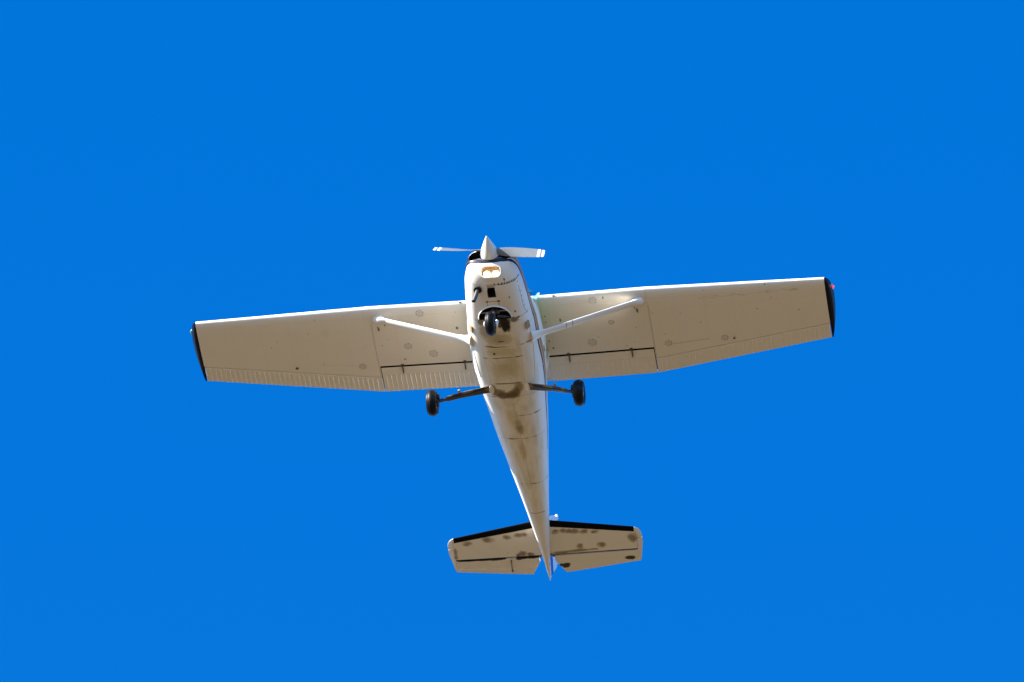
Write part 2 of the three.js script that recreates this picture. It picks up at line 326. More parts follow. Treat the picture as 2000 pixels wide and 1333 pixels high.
{
  // rim of the nose gear opening
  const lip = range(Math.PI * 1.0, 0, 30).map(a => { const x = holeX + holeRX * Math.cos(a) * 1.0, z = holeZ + holeRZ * Math.sin(a) * 1.0; return [x, bodyPoint(clamp(z, .505, 1), bodyAngleX(z, x))[1], z]; });
  const rings = lip.map((p, i) => {
    const a = Math.PI * (1 - i / 30), nx = Math.cos(a), nz = Math.sin(a), q = .35 + .65 * Math.sin(a);
    return [[-.003, .010], [.006, -.004], [-.004, -.020 * q - .006], [-.012, -.018 * q - .006], [-.012, .012]].map(([o, y]) => [p[0] + nx * o, p[1] + y, p[2] + nz * o]);
  });
  part('opening_rim', loft(rings, { crease: .5 }), M.bare, cowl);
  // cooling air outlet flange
  const oy = -1.213;
  for (const x of [-.079, .059]) part('outlet_flange', box(.012, .02, .15, x, oy, 1.005), M.bare, cowl);
  // exhaust stack with its black collar
  const e0 = [-.215, -1.17, 1.10];
  const pipe = part('exhaust_pipe', [bend([e0, [-.222, -1.25, 1.095], [-.24, -1.34, 1.075], [-.268, -1.43, 1.05]], .031, 16, 20)], M.pipe, cowl);
  part('pipe_mouth', new THREE.CircleGeometry(.0302, 20).rotateX(Math.PI / 2 + .2).translate(-.2685, -1.4285, 1.0495), M.black, cowl);
  part('exhaust_collar', new THREE.CylinderGeometry(.056, .064, .05, 24).rotateZ(.08).translate(-.216, -1.20, 1.10), M.black, cowl);
  // landing light behind its rounded cover
  const lg = g => g.rotateX(LIGHT.tilt).translate(.018, LIGHT.y, LIGHT.z);
  for (const x of [-.068, .068]) {
    part('lamp_bowl', lg(new THREE.LatheGeometry([[.002, -.05], [.03, -.045], [.05, -.02], [.056, .004], [.06, .006]].map(p => new THREE.Vector2(...p)), 28).rotateX(Math.PI / 2).translate(x, -.035, -.045)), M.alloy, cowl);
    part('lamp_lens', lg(new THREE.SphereGeometry(.042, 24, 10, 0, 6.2832, 0, Math.PI / 2).scale(1, .32, 1).rotateX(Math.PI / 2).translate(x, -.035, -.044)), M.lamp, cowl);
    const L = new THREE.PointLight(new THREE.Color(1, .70, .44), .011, 3, 2);
    L.position.copy(V(x, -.035, -.012).applyAxisAngle(V(1, 0, 0), LIGHT.tilt).add(V(.018, LIGHT.y, LIGHT.z))); L.castShadow = true; L.shadow.radius = 1; cowl.add(L);
  }
  part('lamp_divider', lg(rbox(.012, .09, .02, .003, 0, -.045, -.035)), M.alloy, cowl);
  {
    const ring = new THREE.Shape(), hole = new THREE.Path(), rr = (p, a, b, q) => { p.moveTo(-a + q, -b); p.lineTo(a - q, -b); p.absarc(a - q, -b + q, q, -Math.PI / 2, 0); p.lineTo(a, b - q); p.absarc(a - q, b - q, q, 0, Math.PI / 2); p.lineTo(-a + q, b); p.absarc(-a + q, b - q, q, Math.PI / 2, Math.PI); p.lineTo(-a, -b + q); p.absarc(-a + q, -b + q, q, Math.PI, Math.PI * 1.5); };
    rr(ring, .155, .097, .075); rr(hole, .145, .087, .064); ring.holes.push(hole);
    part('light_bezel', lg(new THREE.ExtrudeGeometry(ring, { depth: .03, bevelEnabled: true, bevelSize: .003, bevelThickness: .003, bevelSegments: 2, curveSegments: 8 }).translate(0, 0, -.012)), M.bare, cowl);
  }
  part('light_cover', lg(capsule(.284, .168, .003, .062, 0, 0, .010)), M.clear, cowl);
  // screws on the nose bowl joint
  for (let k = 0; k < 9; k++) { const a = lerp(-1.2, 1.2, k / 8), p = bodyPoint(1.17, a, .001); part('screw', new THREE.SphereGeometry(.006, 8, 6).translate(p[0], p[1], p[2]), M.darkSteel, cowl); }
}

// ---- cabin
const SILL = -.47;
const cabin = part('cabin', loft(bodyRings(range(-1.046, .497, 36), 96, SILL), { crease: .55 }), M.fuselage, plane);
{
  // doors, slightly proud of the skin
  for (const s of [1, -1]) {
    const d = part('door', bodyPatch(.30, -.66, z => s * bodyAngle(z, -1.06 - .03 * sstep(.1, -.5, z)), z => s * bodyAngle(z, SILL - .012), .005, 18, 14), M.fuselage, cabin);
    const h = bodyPoint(-.5, s * bodyAngle(-.5, -.70), .014);
    part('door_handle', rbox(.014, .02, .11, .004, h[0], h[1], h[2]), M.alloy, cabin);
    // kick plate low on the side
    const p = bodyPoint(.29, s * bodyAngle(.29, -1.10), .012);
    part('kick_plate', rbox(.012, .085, .125, .003).rotateZ(s * -.55).rotateY(s * -.06).translate(p[0], p[1], p[2]), M.tan, cabin);
  }
  // glazing: side windows, windscreen, posts, roof
  const sideX = (z, t) => lerp(bodyAt(z)[0] - .004, .515, t);
  for (const s of [1, -1]) {
    const pane = (z0, z1, zt0, zt1) => {
      const rows = range(0, 1, 8).map(t => range(0, 1, 12).map(k => { const z = lerp(lerp(z0, z1, k), lerp(zt0, zt1, k), t); return [s * sideX(z, t), lerp(SILL, -.012, t), z]; }));
      return loft(rows, { closed: false, caps: false, crease: .8 });
    };
    part('side_window', pane(.24, -.60, .06, -.62), M.glass, cabin);
    part('rear_quarter_window', pane(-.70, -1.04, -.70, -1.10), M.glass, cabin);
    const post = (z0, zt, w) => loft(range(0, 1, 6).map(t => { const z = lerp(z0, zt, t), x = s * sideX(z, t), y = lerp(SILL - .01, .0, t); return [[x + s * .01, y, z - w], [x + s * .01, y, z + w], [x - s * .02, y, z + w], [x - s * .02, y, z - w]]; }));
    part('door_post', post(.27, .045, .014), M.white, cabin);
    part('door_post', post(-.65, -.66, .04), M.white, cabin);
    part('door_post', post(-1.07, -1.1, .04), M.white, cabin);
    part('window_ledge', loft(range(.30, -1.04, 16).map(z => { const x = s * (bodyAt(z)[0] + .004); return [[x, SILL - .012, z], [x, SILL + .018, z], [x - s * .009, SILL + .018, z], [x - s * .009, SILL - .012, z]]; })), M.white, cabin);
  }
  const ws = range(0, 1, 12).map(t => range(-1, 1, 28).map(k => {
    const c = Math.cos(k * Math.PI / 2), bx = .5 * Math.sin(k * Math.PI / 2), bz = .26 + .36 * c, by = SILL + .03 * c;
    const tx = .505 * Math.sin(k * Math.PI / 2), tz = .02 + .05 * c, ty = .055;
    const bulge = .05 * Math.sin(t * Math.PI);
    return [lerp(bx, tx, t), lerp(by, ty, t) + bulge * .5, lerp(bz, tz, t) + bulge * c];
  }));
  part('windscreen', loft(ws, { closed: false, caps: false, crease: 1 }), M.glass, cabin);
  part('cowl_deck', loft(range(.30, .66, 6).map(z => range(-1, 1, 12).map(k => [k * (.46 - .5 * (z - .30)), SILL + .0 + .045 * (1 - k * k), z]).concat(range(1, -1, 12).map(k => [k * (.46 - .5 * (z - .30)), SILL - .03, z])))), M.white, cabin);
  // seats and panel inside, dim behind the glass
  part('added_sill_lid', rbox(.98, .012, 1.30, .004, 0, SILL + .012, -.38), M.black, cabin);  // added black lid at sill height, stops light bouncing out through the windows
  part('instrument_panel', rbox(.9, .16, .06, .02, 0, SILL + .02, .34), M.black, cabin);
  for (const x of [-.25, .25]) part('seat_back', rbox(.40, .34, .1, .04, x, SILL + .08, -.45), M.darkSteel, cabin);
}

// ---- tail cone
const cone = part('tail_cone', loft(bodyRings([-4.98, -4.9, -4.8, ...range(-4.7, -1.05, 44)], 80), { crease: .55 }), M.fuselage, plane);
part('rear_window', bodyPatch(-1.62, -2.1, Math.PI - .8, Math.PI + .8, .004, 8, 12), M.glass, cone);
for (const s of [1, -1]) part('gear_fairing', loft(range(0, 1, 8).map(t => range(0, 1, 20).slice(0, 20).map(k => { const a = k * 6.283186, r = Math.cos(t * 1.45); return [s * (.275 + .035 * t) + .035 * r * Math.cos(a), -1.15 - .026 * Math.sin(t * 1.5), -.885 + .09 * r * Math.sin(a)]; })), { crease: .8 }), M.white, cabin);

// ---- wings
const XK = 2.172, XT = 4.952;
const wingLE = x => { x = Math.abs(x); return x < XK ? -.012 : lerp(-.012, -.108, (x - XK) / (XT - XK)); };
const wingTE = x => { x = Math.abs(x); return x < XK ? -1.687 : lerp(-1.687, -1.268, (x - XK) / (XT - XK)); };
const wingY = x => .018 * Math.abs(x);
function naca(s, up) {
  const t = .12, m = .02, p = .4;
  const yt = 5 * t * (.2969 * Math.sqrt(s) - .126 * s - .3516 * s * s + .2843 * s ** 3 - .1036 * s ** 4);
  const yc = s < p ? m / p ** 2 * (2 * p * s - s * s) : m / (1 - p) ** 2 * (1 - 2 * p + 2 * p * s - s * s);
  const nose = .047 * Math.sqrt(s) * Math.exp(-14 * s);              // bluff, drooped nose
  return up ? yc + yt + nose : yc - yt - nose;
}
const FLAP_Z = -1.158, aileronZ = x => lerp(-1.385, -.972, (Math.abs(x) - XK) / (XT - XK));
const wingUV = p => [Math.abs(p[0]) / 5.12, (.1 - p[2]) / 1.9];
function wingSection(x, zl, zu) {                          // main box: open cove at the rear, top skin running on over it
  const le = wingLE(x), c = le - wingTE(x), y0 = wingY(x), sl = (le - zl) / c, su = (le - zu) / c, out = [];
  const pt = (s, y) => out.push([x, y0 + y * c, le - s * c]);
  const cs = (s0, s1, n) => range(0, 1, n).map(k => lerp(s0, s1, k));
  for (const k of range(1, 0, 22)) { const s = su * k * k; pt(s, naca(s, true)); }
  for (const k of range(0, 1, 24).slice(1)) { const s = sl * k * k; pt(s, naca(s, false)); }
  pt(sl, naca(sl, true) - .014); pt(su, naca(su, true) - .004);
  return out;
}
const bead = x => { const k = ((x / .0765) % 1 + 1) % 1; return Math.max(0, 1 - Math.abs(k - .5) / .16); };
function flapSection(x, zn, zTop, beadFrom, amp) {
  const le = wingLE(x), te = wingTE(x), c = le - te, y0 = wingY(x), sn = (le - zn) / c, out = [], b = bead(Math.abs(x));
  const lo = s => naca(s, false) * c, up = s => { const z = le - s * c; return naca(s, true) * c - (z > zTop - .01 ? .022 : .001); };
  const yl = lo(sn), yu = up(sn), ym = (yl + yu) / 2, r = (yu - yl) / 2;
  for (const a of range(Math.PI * .5, -Math.PI * .42, 8)) out.push([x, y0 + ym + r * Math.sin(a), zn - .03 + .03 * Math.cos(a)]);
  for (const k of range(0, 1, 9)) { const s = lerp(sn + .04 / c, 1, k), z = le - s * c; out.push([x, y0 + lo(s) - b * amp * sstep(beadFrom, beadFrom - .05, z) * (1 - .5 * k) - .0015 * k, z]); }
  for (const k of range(1, 0, 8)) { const s = lerp(sn + .035 / c, 1, k); out.push([x, y0 + up(s) + .0015 * k, le - s * c]); }
  return out;
}
const beadXs = (a, b) => { const xs = new Set([a, b]); for (let i = Math.floor(a / .0765) - 1; i < b / .0765 + 1; i++) for (const k of [.34, .5, .66]) { const x = (i + k) * .0765; if (x > a + .003 && x < b - .003) xs.add(+x.toFixed(5)); } return [...xs].sort((p, q) => p - q); };

function wingCanvas(side) {                                // side 1 = left wing
  const W = 2048, H = 760, [c, g] = canvas(W, H), px = x => Math.abs(x) / 5.12 * W, pz = z => (.1 - z) / 1.9 * H;
  g.fillStyle = PAINT; g.fillRect(0, 0, W, H);
  weather(g, W, H, 120, ['#cdc5b3', '#ece8e0', '#c8c0b0', '#d6cfbf']);
  const L = (x0, z0, x1, z1, al, w = 3) => line(g, range(0, 1, 12).map(t => [px(lerp(x0, x1, t)), pz(lerp(z0, z1, t)) + (rnd() - .5)]), '#5a4e3c', w, al);
  for (const x of [2.185]) L(x, -.3, x, -1.38, .38);                                   // main skin joint at the strut station
  for (const x of [.62, 1.0, 1.42, 1.82, 2.6, 3.05, 3.5, 3.95, 4.4]) L(x, -.08, x, x > 2.2 ? -1.2 : -1.15, .04, 3);
  L(.55, -.42, 4.9, -.40, .05); L(.55, -.16, 4.9, -.22, .06);
  L(2.4, -1.13, 3.05, -1.08, side > 0 ? .5 : .1);
  L(.6, -1.36, 2.12, -1.36, .14);
  if (side > 0) { L(3.0, -.27, 4.3, -.235, .12, 4); for (let k = 0; k < 26; k++) blot(g, px(lerp(2.9, 4.5, rnd())), pz(-.25 + (rnd() - .5) * .05), 6 + rnd() * 26, 2 + rnd() * 3, '#8a7a60', .11, .8); }
  for (let k = 0; k < 12; k++) blot(g, px(lerp(.6, 4.8, rnd())), pz(lerp(-.1, -1.1, rnd())), 2 + rnd() * 3, 2 + rnd() * 3, '#5d503c', .3, .8);
  for (let k = 0; k < 40; k++) blot(g, px(lerp(.6, 4.8, rnd())), pz(lerp(-.1, -1.1, rnd())), 3 + rnd() * 6, 20 + rnd() * 90, '#c9bfac', .03, .6);
  if (side > 0) for (const z of [-.36, -.48, -.61, -.86]) blot(g, px(.553), pz(z), 4, 4, '#3a3024', .8, .4);
  const dots = side > 0 ? [[1.5, -.10, 4, 8], [.785, -.46, 5, 12], [.602, -1.01, 7, 6], [4.5, -.65, 5, 3], [4.03, -.11, 4, 4], [1.75, -1.08, 4, 3]] : [[1.39, -.17, 4, 4], [.845, -.47, 7, 10], [1.752, -1.04, 6, 5], [3.05, -1.05, 3, 3]];
  for (const [x, z, rx, rz] of dots) blot(g, px(x), pz(z), rx, rz, '#4b4133', .7, .5);
  for (let k = 0; k < 5; k++) blot(g, px(side > 0 ? 2.0 : 2.08) + (rnd() - .5) * 14, pz(-.36 - rnd() * .06), 3, 8 + rnd() * 8, '#4e4230', .4, .6);
  return c;
}
for (const side of [1, -1]) {
  const X = xs => (side > 0 ? xs : xs.map(x => -x));
  const paint = new THREE.MeshPhysicalMaterial({ map: tex(wingCanvas(side)), ...gloss });
  const opt = { uv: wingUV, crease: .5 };
  const wing = part('wing', [
    loft(X(range(.50, 2.1695, 8)).map(x => wingSection(x, FLAP_Z, -1.40)), opt),
    loft(X([2.172, 2.18, ...range(2.3, XT, 14)]).map(x => wingSection(x, aileronZ(x), aileronZ(x) - .05)), opt)], paint, plane,
    side > 0 ? 'left wing, with a pale red navigation light' : 'right wing, with a green navigation light');
  part('flap', loft(X(beadXs(.502, 2.158)).map(x => flapSection(x, FLAP_Z - .030, -1.40, -1.34, side > 0 ? .009 : .0135)), { uv: wingUV, crease: .28 }), paint, wing);
  part('aileron', loft(X(beadXs(2.1735, 4.945)).map(x => flapSection(x, aileronZ(x) - .012, aileronZ(x) - .05, aileronZ(x) - .02, side > 0 ? .009 : .0135)), { uv: wingUV, crease: .28 }), paint, wing);
  part('flap_gap_shade', loft(X(range(.505, 2.16, 8)).map(x => { const yl = wingY(x) + naca((wingLE(x) - FLAP_Z) / 1.675, false) * 1.675; return [[x, yl + .010, FLAP_Z - .002], [x, yl + .010, FLAP_Z - .040], [x, yl + .05, FLAP_Z - .040], [x, yl + .05, FLAP_Z - .002]]; })), M.boot, wing);  // added dark strip inside the flap gap, standing in for its shade
  part('flap_end_shade', loft([2.1585, 2.1695].map(x => { const y = z => wingY(x) + naca((wingLE(x) - z) / 1.675, false) * 1.675 + .004; return [...range(FLAP_Z - .03, -1.62, 6).map(z => [side * x, y(z), z]), ...range(-1.62, FLAP_Z - .03, 6).map(z => [side * x, y(z) + .012, z])]; })), M.boot, wing);  // dark strip added between flap and aileron to darken the gap like shade
  // black tip
  const bulge = table([[0, .012], [.04, .05], [.15, .092], [.3, .112], [.5, .108], [.7, .085], [.9, .045], [1, .018]]);
  const le = wingLE(XT), c = le - wingTE(XT), y0 = wingY(XT);
  const ss = range(0, 1, 26).map(k => k * k);
  part('wing_tip', loft(range(0, 1, 9).map(q => {
    const a = q * Math.PI / 2, f = Math.cos(a), o = Math.sin(a);
    const up = s => naca(s, true) * c - .02 * o * o, pts = [];
    for (const s of ss.slice().reverse()) pts.push([side * (XT + .002 + bulge(s)[0] * o), y0 + up(s) + .001 * f, le - s * c]);
    for (const s of ss.slice(1, -1)) pts.push([side * (XT + .002 + bulge(s)[0] * o), y0 + lerp(up(s), naca(s, false) * c, f) - .001, le - s * c]);
    return pts;
  }), { crease: .9 }), M.navy, wing);
  // navigation light on the tip
  const lx = XT + .112, lz = -.335;
  const lens = part('navigation_light', new THREE.SphereGeometry(.019, 18, 12).scale(.9, 1, 1.7).translate(side * lx, y0 + .05, lz), side > 0 ? M.redLens : M.greenLens, wing, side > 0 ? 'glowing red navigation light' : 'green navigation light');
  part('light_base', rbox(.035, .04, .11, .01, side * (lx - .022), y0 + .05, lz - .005), M.alloy, wing);
  if (side > 0) { const L = new THREE.PointLight(new THREE.Color(1, .06, .08), .006, 2, 2); L.position.set(side * (lx + .03), y0 + .04, lz + .01); L.castShadow = true; wing.add(L); }
  // hinge arms of the flap
  for (const x of [.825, 1.815]) {
    const yb = wingY(x) + naca(.69, false) * 1.675;
    part('hinge_arm', [rbox(.016, .022, .15, .004).rotateX(-.05).translate(side * x, yb - .006, -1.235), rbox(.045, .016, .04, .004).translate(side * (x - .006), yb - .007, -1.155)], M.bracket, wing);
  }
  // round inspection covers
  const covers = side > 0 ? [[1.335, -.135, .068], [1.226, -.955, .075], [2.405, -1.10, .062], [3.29, -1.085, .06], [1.57, -.58, .05]] : [[1.389, -.145, .068], [1.662, -.775, .068], [1.286, -.955, .075], [2.442, -1.14, .062]];
  for (const [x, z, r] of covers) {
    const le2 = wingLE(x), c2 = le2 - wingTE(x), lo = zz => wingY(x) + naca((le2 - zz) / c2, false) * c2;
    const slope = (lo(z + r) - lo(z - r)) / (2 * r);
    const cov = part('inspection_cover', new THREE.CylinderGeometry(r, r * .97, .004, 30).rotateX(-Math.atan(slope)).translate(side * x, lo(z) - .0012, z), M.cover, wing);
    for (let k = 0; k < 6; k++) { const a = k * 1.047 + .3; part('screw', new THREE.CylinderGeometry(.0065, .0065, .003, 8).translate(side * x + r * .82 * Math.cos(a), lo(z + r * .82 * Math.sin(a)) - .004, z + r * .82 * Math.sin(a)), M.bracket, cov); }
  }
  // round air inlet in the leading edge, near the root
  const ix = .735;
  part('air_inlet', new THREE.CylinderGeometry(.021, .021, .012, 18).rotateX(Math.PI / 2 - .5).translate(side * ix, wingY(ix) - .018, wingLE(ix) + .000), M.black, wing);
  if (side < 0) part('vent_pipe', [rod([-3.479, .015, -1.085], [-3.479, -.012, -1.085], .014), rbox(.05, .012, .022, .004, -3.479, -.002, -1.09)], M.bracket, wing);
  if (side > 0) part('pitot_tube', [rod([3.438, .02, -1.09], [3.438, -.01, -1.09], .010), rod([3.46, -.008, -1.09], [3.42, -.008, -1.09], .008)], M.bracket, wing);

  // wing strut and its end fairings
  const A = V(side * .50, -1.045, .02), B = V(side * 2.05, -.028, -.225);
  const dir = B.clone().sub(A).normalize(), chordDir = V(0, 0, 1).addScaledVector(dir, -dir.z).normalize(), thin = new THREE.Vector3().crossVectors(dir, chordDir).normalize();
  const sec = (P, ch, th) => range(0, 1, 28).slice(0, 28).map(k => { const a = k * 6.283186, cz = Math.cos(a) * .5 + (Math.cos(a) < 0 ? -.0 : 0), q = Math.sin(a) * (Math.cos(a) < 0 ? 1 - .45 * Math.cos(a) ** 2 : 1); return P.clone().addScaledVector(chordDir, cz * ch).addScaledVector(thin, q * th / 2).toArray(); });
  const strut = part('wing_strut', loft(range(0, 1, 14).map(t => sec(A.clone().lerp(B, t), .108, .046)), { crease: .7 }), M.white, plane);
  part('strut_cuff', loft([[-.06, .21, .16], [-.03, .205, .15], [.0, .19, .13], [.05, .16, .095], [.11, .135, .068], [.19, .118, .054], [.24, .110, .0485]].map(([d, ch, th]) => sec(A.clone().addScaledVector(dir, d), ch, th)), { crease: .8 }), M.white, strut);
  part('strut_fairing', loft([[-.15, .112, .050], [-.10, .135, .085], [-.05, .165, .135], [0, .175, .155], [.045, .16, .135], [.085, .115, .09], [.102, .05, .04]].map(([d, ch, th]) => sec(B.clone().addScaledVector(dir, d).add(V(0, -.004, 0)), ch, th)), { crease: .8 }), M.white, strut);
  part('fairing_plate', new THREE.CylinderGeometry(.105, .105, .006, 32).translate(side * 2.075, -.033, -.20).applyMatrix4(new THREE.Matrix4()), M.white, strut);
  part('drain_tube', rod([side * 1.97, -.03, -.30], [side * 1.965, -.06, -.335], .007), M.bracket, strut);
  if (side > 0) for (const t of [.30, .36]) part('strut_band', loft([t, t + .006].map(k => sec(A.clone().lerp(B, k), .1095, .0475))), M.tan, strut);
}
part('wing_root', loft(range(-.498, .498, 10).map(x => wingSection(x, -1.63, -1.675)), { uv: wingUV, crease: .5 }), M.white, plane);

// ---- tailplane
const SY = -.388;
function sym(s, t) { return 5 * t * (.2969 * Math.sqrt(s) - .126 * s - .3516 * s * s + .2843 * s ** 3 - .1036 * s ** 4); }
const stabLE = table([[.0, -4.125], [1.38, -4.379], [1.45, -4.392], [1.50, -4.42], [1.535, -4.47], [1.556, -4.56], [1.558, -4.70]]), stabTE = table([[0, -5.245], [.27, -5.222], [1.40, -5.088], [1.482, -5.078], [1.490, -5.055], [1.52, -4.90], [1.556, -4.71], [1.558, -4.70]]);
const HINGE = -4.826;
function stabY(x, z) { const le = stabLE(Math.abs(x))[0], te = stabTE(Math.abs(x))[0]; return sym(clamp((le - z) / (le - te), 0, 1), .078) * (le - te) * (Math.abs(x) > 1.46 ? clamp((1.57 - Math.abs(x)) / .11, .12, 1) ** .5 : 1); }
const stabUV = p => [(p[0] + 1.6) / 3.2, (-4.05 - p[2]) / 1.3];
function stabSlab(xs, front, back, grow = 0, closeNose = false) {
  return loft(xs.map(x => {
    const zf = front(Math.abs(x)), zb = back(Math.abs(x)), zs = range(0, 1, 14).map(k => lerp(zf, zb, k * k * (closeNose ? 1 : 0) + (closeNose ? 0 : k)));
    return [...zs.map(z => [x, SY - stabY(x, z) - grow, z]), ...zs.slice().reverse().map(z => [x, SY + stabY(x, z) + grow, z])];
  }), { uv: stabUV, crease: .5 });
}
const stabC = (() => {
  const W = 2048, H = 832, [c, g] = canvas(W, H), px = x => (x + 1.6) / 3.2 * W, pz = z => (-4.05 - z) / 1.3 * H;
  g.fillStyle = PAINT; g.fillRect(0, 0, W, H);
  weather(g, W, H, 200, ['#cdc5b3', '#ece8e0', '#c8c0b0', '#d6cfbf']);
  const put = (list, col, al) => { for (const [x, z, rx, rz] of list) { blot(g, px(x), pz(z), rx / 3.2 * W * .92, rz / 1.3 * H * .9, col, al * .8, .4); for (let k = 0; k < 4; k++) blot(g, px(x + (rnd() - .5) * rx * 1.1), pz(z + (rnd() - .5) * rz * 1.0), rx / 3.2 * W * (.3 + rnd() * .35), rz / 1.3 * H * (.35 + rnd() * .4), col, al * .7, .6); } };
  // brown grime patches where paint and dirt have worn: x, z, half sizes in metres
  put([[-1.233, -4.491, .084, .047], [-.881, -4.444, .104, .06], [-.58, -4.414, .071, .051], [-.40, -4.384, .075, .05], [-.31, -4.378, .06, .05], [-1.438, -4.65, .028, .085], [-1.445, -4.76, .03, .053]], '#7a6a48', .24);
  put([[-.383, -4.77, .067, .06], [-.45, -4.79, .04, .035], [-.247, -4.785, .059, .042]], '#66573a', .30);
  put([[.20, -4.36, .068, .05], [.33, -4.352, .06, .052], [.41, -4.362, .06, .045], [.498, -4.381, .085, .045], [.642, -4.398, .068, .045], [.821, -4.413, .064, .036]], '#746444', .26);
  put([[1.409, -4.584, .082, .10], [.888, -4.682, .075, .058], [.55, -4.68, .052, .058]], '#6f5f40', .28);
  put([[.192, -4.79, .1, .032], [.42, -4.78, .12, .034], [.57, -4.775, .14, .036], [.747, -4.77, .1, .022], [.30, -4.785, .09, .03]], '#77663f', .25);
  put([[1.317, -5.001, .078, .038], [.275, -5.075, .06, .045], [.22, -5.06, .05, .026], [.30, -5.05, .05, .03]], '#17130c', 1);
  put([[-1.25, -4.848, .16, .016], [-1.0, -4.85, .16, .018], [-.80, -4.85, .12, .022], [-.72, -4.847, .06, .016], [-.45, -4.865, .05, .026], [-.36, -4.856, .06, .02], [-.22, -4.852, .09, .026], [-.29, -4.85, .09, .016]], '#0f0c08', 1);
  const L = (x0, z0, x1, z1, al, w = 3) => line(g, [[px(x0), pz(z0)], [px(x1), pz(z1)]], '#473c2c', w, al);
  L(-.62, -4.72, -.6, -4.74, .5, 5); L(1.47, -4.45, 1.47, -4.8, .4); L(-1.47, -4.45, -1.47, -4.8, .35); L(.2, -5.02, 1.4, -4.94, .08); L(.75, -4.3, .75, -4.8, .06); L(-.75, -4.3, -.75, -4.8, .06);
  return c;
})();
M.tail = new THREE.MeshPhysicalMaterial({ map: tex(stabC), ...gloss });
for (const side of [1, -1]) {
  const X = xs => xs.map(x => side * x), fixedX = [...range(.03, 1.44, 12), 1.462];
  const stab = part('horizontal_stabilizer', stabSlab(X(fixedX), x => stabLE(x)[0], () => HINGE + .010, 0, true), M.tail, plane, side > 0 ? 'left tailplane with brown grime patches' : 'right tailplane, its elevator carrying a trim tab');
  part('stabilizer_tip', stabSlab(X([1.4635, 1.48, 1.50, 1.52, 1.535, 1.547, 1.5555]), x => stabLE(x)[0], () => -4.604, 0, true), M.tail, stab);
  // black abrasion boot round the leading edge
  const bootBack = x => lerp(-4.232, -4.468, x / 1.45);
  part('abrasion_boot', stabSlab(X(range(.06, 1.445, 12)), x => stabLE(x)[0] + .004, bootBack, .0035, true), M.boot, stab);
  // elevator with its horn at the tip
  const inner = x => x < .27 ? lerp(-4.965, -5.222, clamp((x - .125) / .145, 0, 1)) : stabTE(x)[0];
  const tabZ = x => side < 0 && x > .2 && x < 1.44 ? lerp(-5.098, -5.012, (x - .2) / 1.24) : null;
  const front = () => HINGE - .024;
  const elev = part('elevator', [
    stabSlab(X([.125, .16, .20, .235, .27, ...range(.33, 1.43, 12)].filter(x => side > 0 || x <= .2 || x >= 1.44 || true)), front, x => tabZ(x) !== null ? Math.max(inner(x), tabZ(x)) : inner(x)),
    stabSlab(X([1.4305, 1.462]), front, x => stabTE(x)[0]),
    stabSlab(X([1.4640, 1.48, 1.50, 1.52, 1.535, 1.547, 1.5555]), () => -4.612, x => stabTE(x)[0])], M.tail, stab);
  part('hinge_tube', rod([side * .06, SY, HINGE - .006], [side * 1.46, SY, HINGE - .006], .013), M.boot, stab);
  if (side < 0) {
    part('trim_tab', stabSlab(X([.203, .235, .27, ...range(.33, 1.425, 10)]), x => tabZ(Math.max(.2001, x)) - .006, inner), M.tail, stab);
    part('trim_rod', [rod([-.582, SY - .03, -4.89], [-.586, SY - .035, -5.10], .006), rbox(.022, .02, .03, .004, -.586, SY - .022, -5.11), rbox(.014, .016, .05, .003, -.581, SY - .036, -4.90)], M.bracket, stab);
  }
}

// ---- fin and rudder
{
  const finLE = table([[-.42, -4.10], [-.3, -4.20], [1.0, -5.165], [1.05, -5.22], [1.075, -5.28]]), rudHinge = y => lerp(-4.92, -5.30, (y + .5) / 1.55), rudTE = table([[-.56, -5.26], [-.45, -5.30], [1.05, -5.66], [1.075, -5.62]]);
  const finSec = (y, zf, zb, n = 12, flip) => { const le = finLE(y)[0], te = rudTE(y)[0], zs = range(0, 1, n).map(k => lerp(zf, zb, k)); const h = z => sym(clamp((le - z) / (le - te), 0.0, 1), .085) * (le - te) * (y > 1.04 ? .6 : 1); return [...zs.map(z => [h(z), y, z]), ...zs.slice().reverse().map(z => [-h(z), y, z])]; };
  const fin = part('fin', loft([-.42, -.3, ...range(-.1, 1.0, 8), 1.03, 1.05, 1.065, 1.075].map(y => finSec(y, finLE(y)[0], rudHinge(y) + .006)), { crease: .6 }), M.white, plane);
  const zR = y => rudHinge(y) - .008;
  const rud = [[-.42, -.33, M.white, 'rudder'], [-.3295, -.06, new THREE.MeshPhysicalMaterial({ color: '#0c2f9a', ...gloss }), 'rudder_stripe'], [-.0595, 1.05, M.white, 'rudder_panel']];
  const rg = new THREE.Group(); rg.name = 'rudder'; plane.add(rg);
  for (const [y0, y1, m, nm] of rud) part(nm === 'rudder' ? 'rudder_foot' : nm, loft(range(y0, y1, 5).map(y => finSec(y, zR(y), rudTE(y)[0], 8)), { crease: .6 }), m, rg);
  // pointed white fairing under the rudder
  part('tail_fairing', loft(range(0, 1, 10).map(t => { const z = lerp(-4.985, -5.30, t), w = .042 * (1 - t) ** .8 + .004, y = lerp(-.462, -.47, t); return range(0, 1, 18).slice(0, 18).map(k => [w * Math.cos(k * 6.283186), y + (.055 - .035 * t) * Math.sin(k * 6.283186), z]); }), { crease: .8 }), M.white, rg);
  part('beacon', [new THREE.CylinderGeometry(.03, .036, .035, 20).translate(0, 1.085, -5.27), new THREE.SphereGeometry(.03, 20, 12).scale(1, 1.35, 1).translate(0, 1.115, -5.27)], M.beacon, fin);
  for (const s of [1, -1]) part('elevator_horn', [rod([s * .05, -.43, -4.80], [s * .12, -.41, -4.86], .018)], M.steel, cone);
}

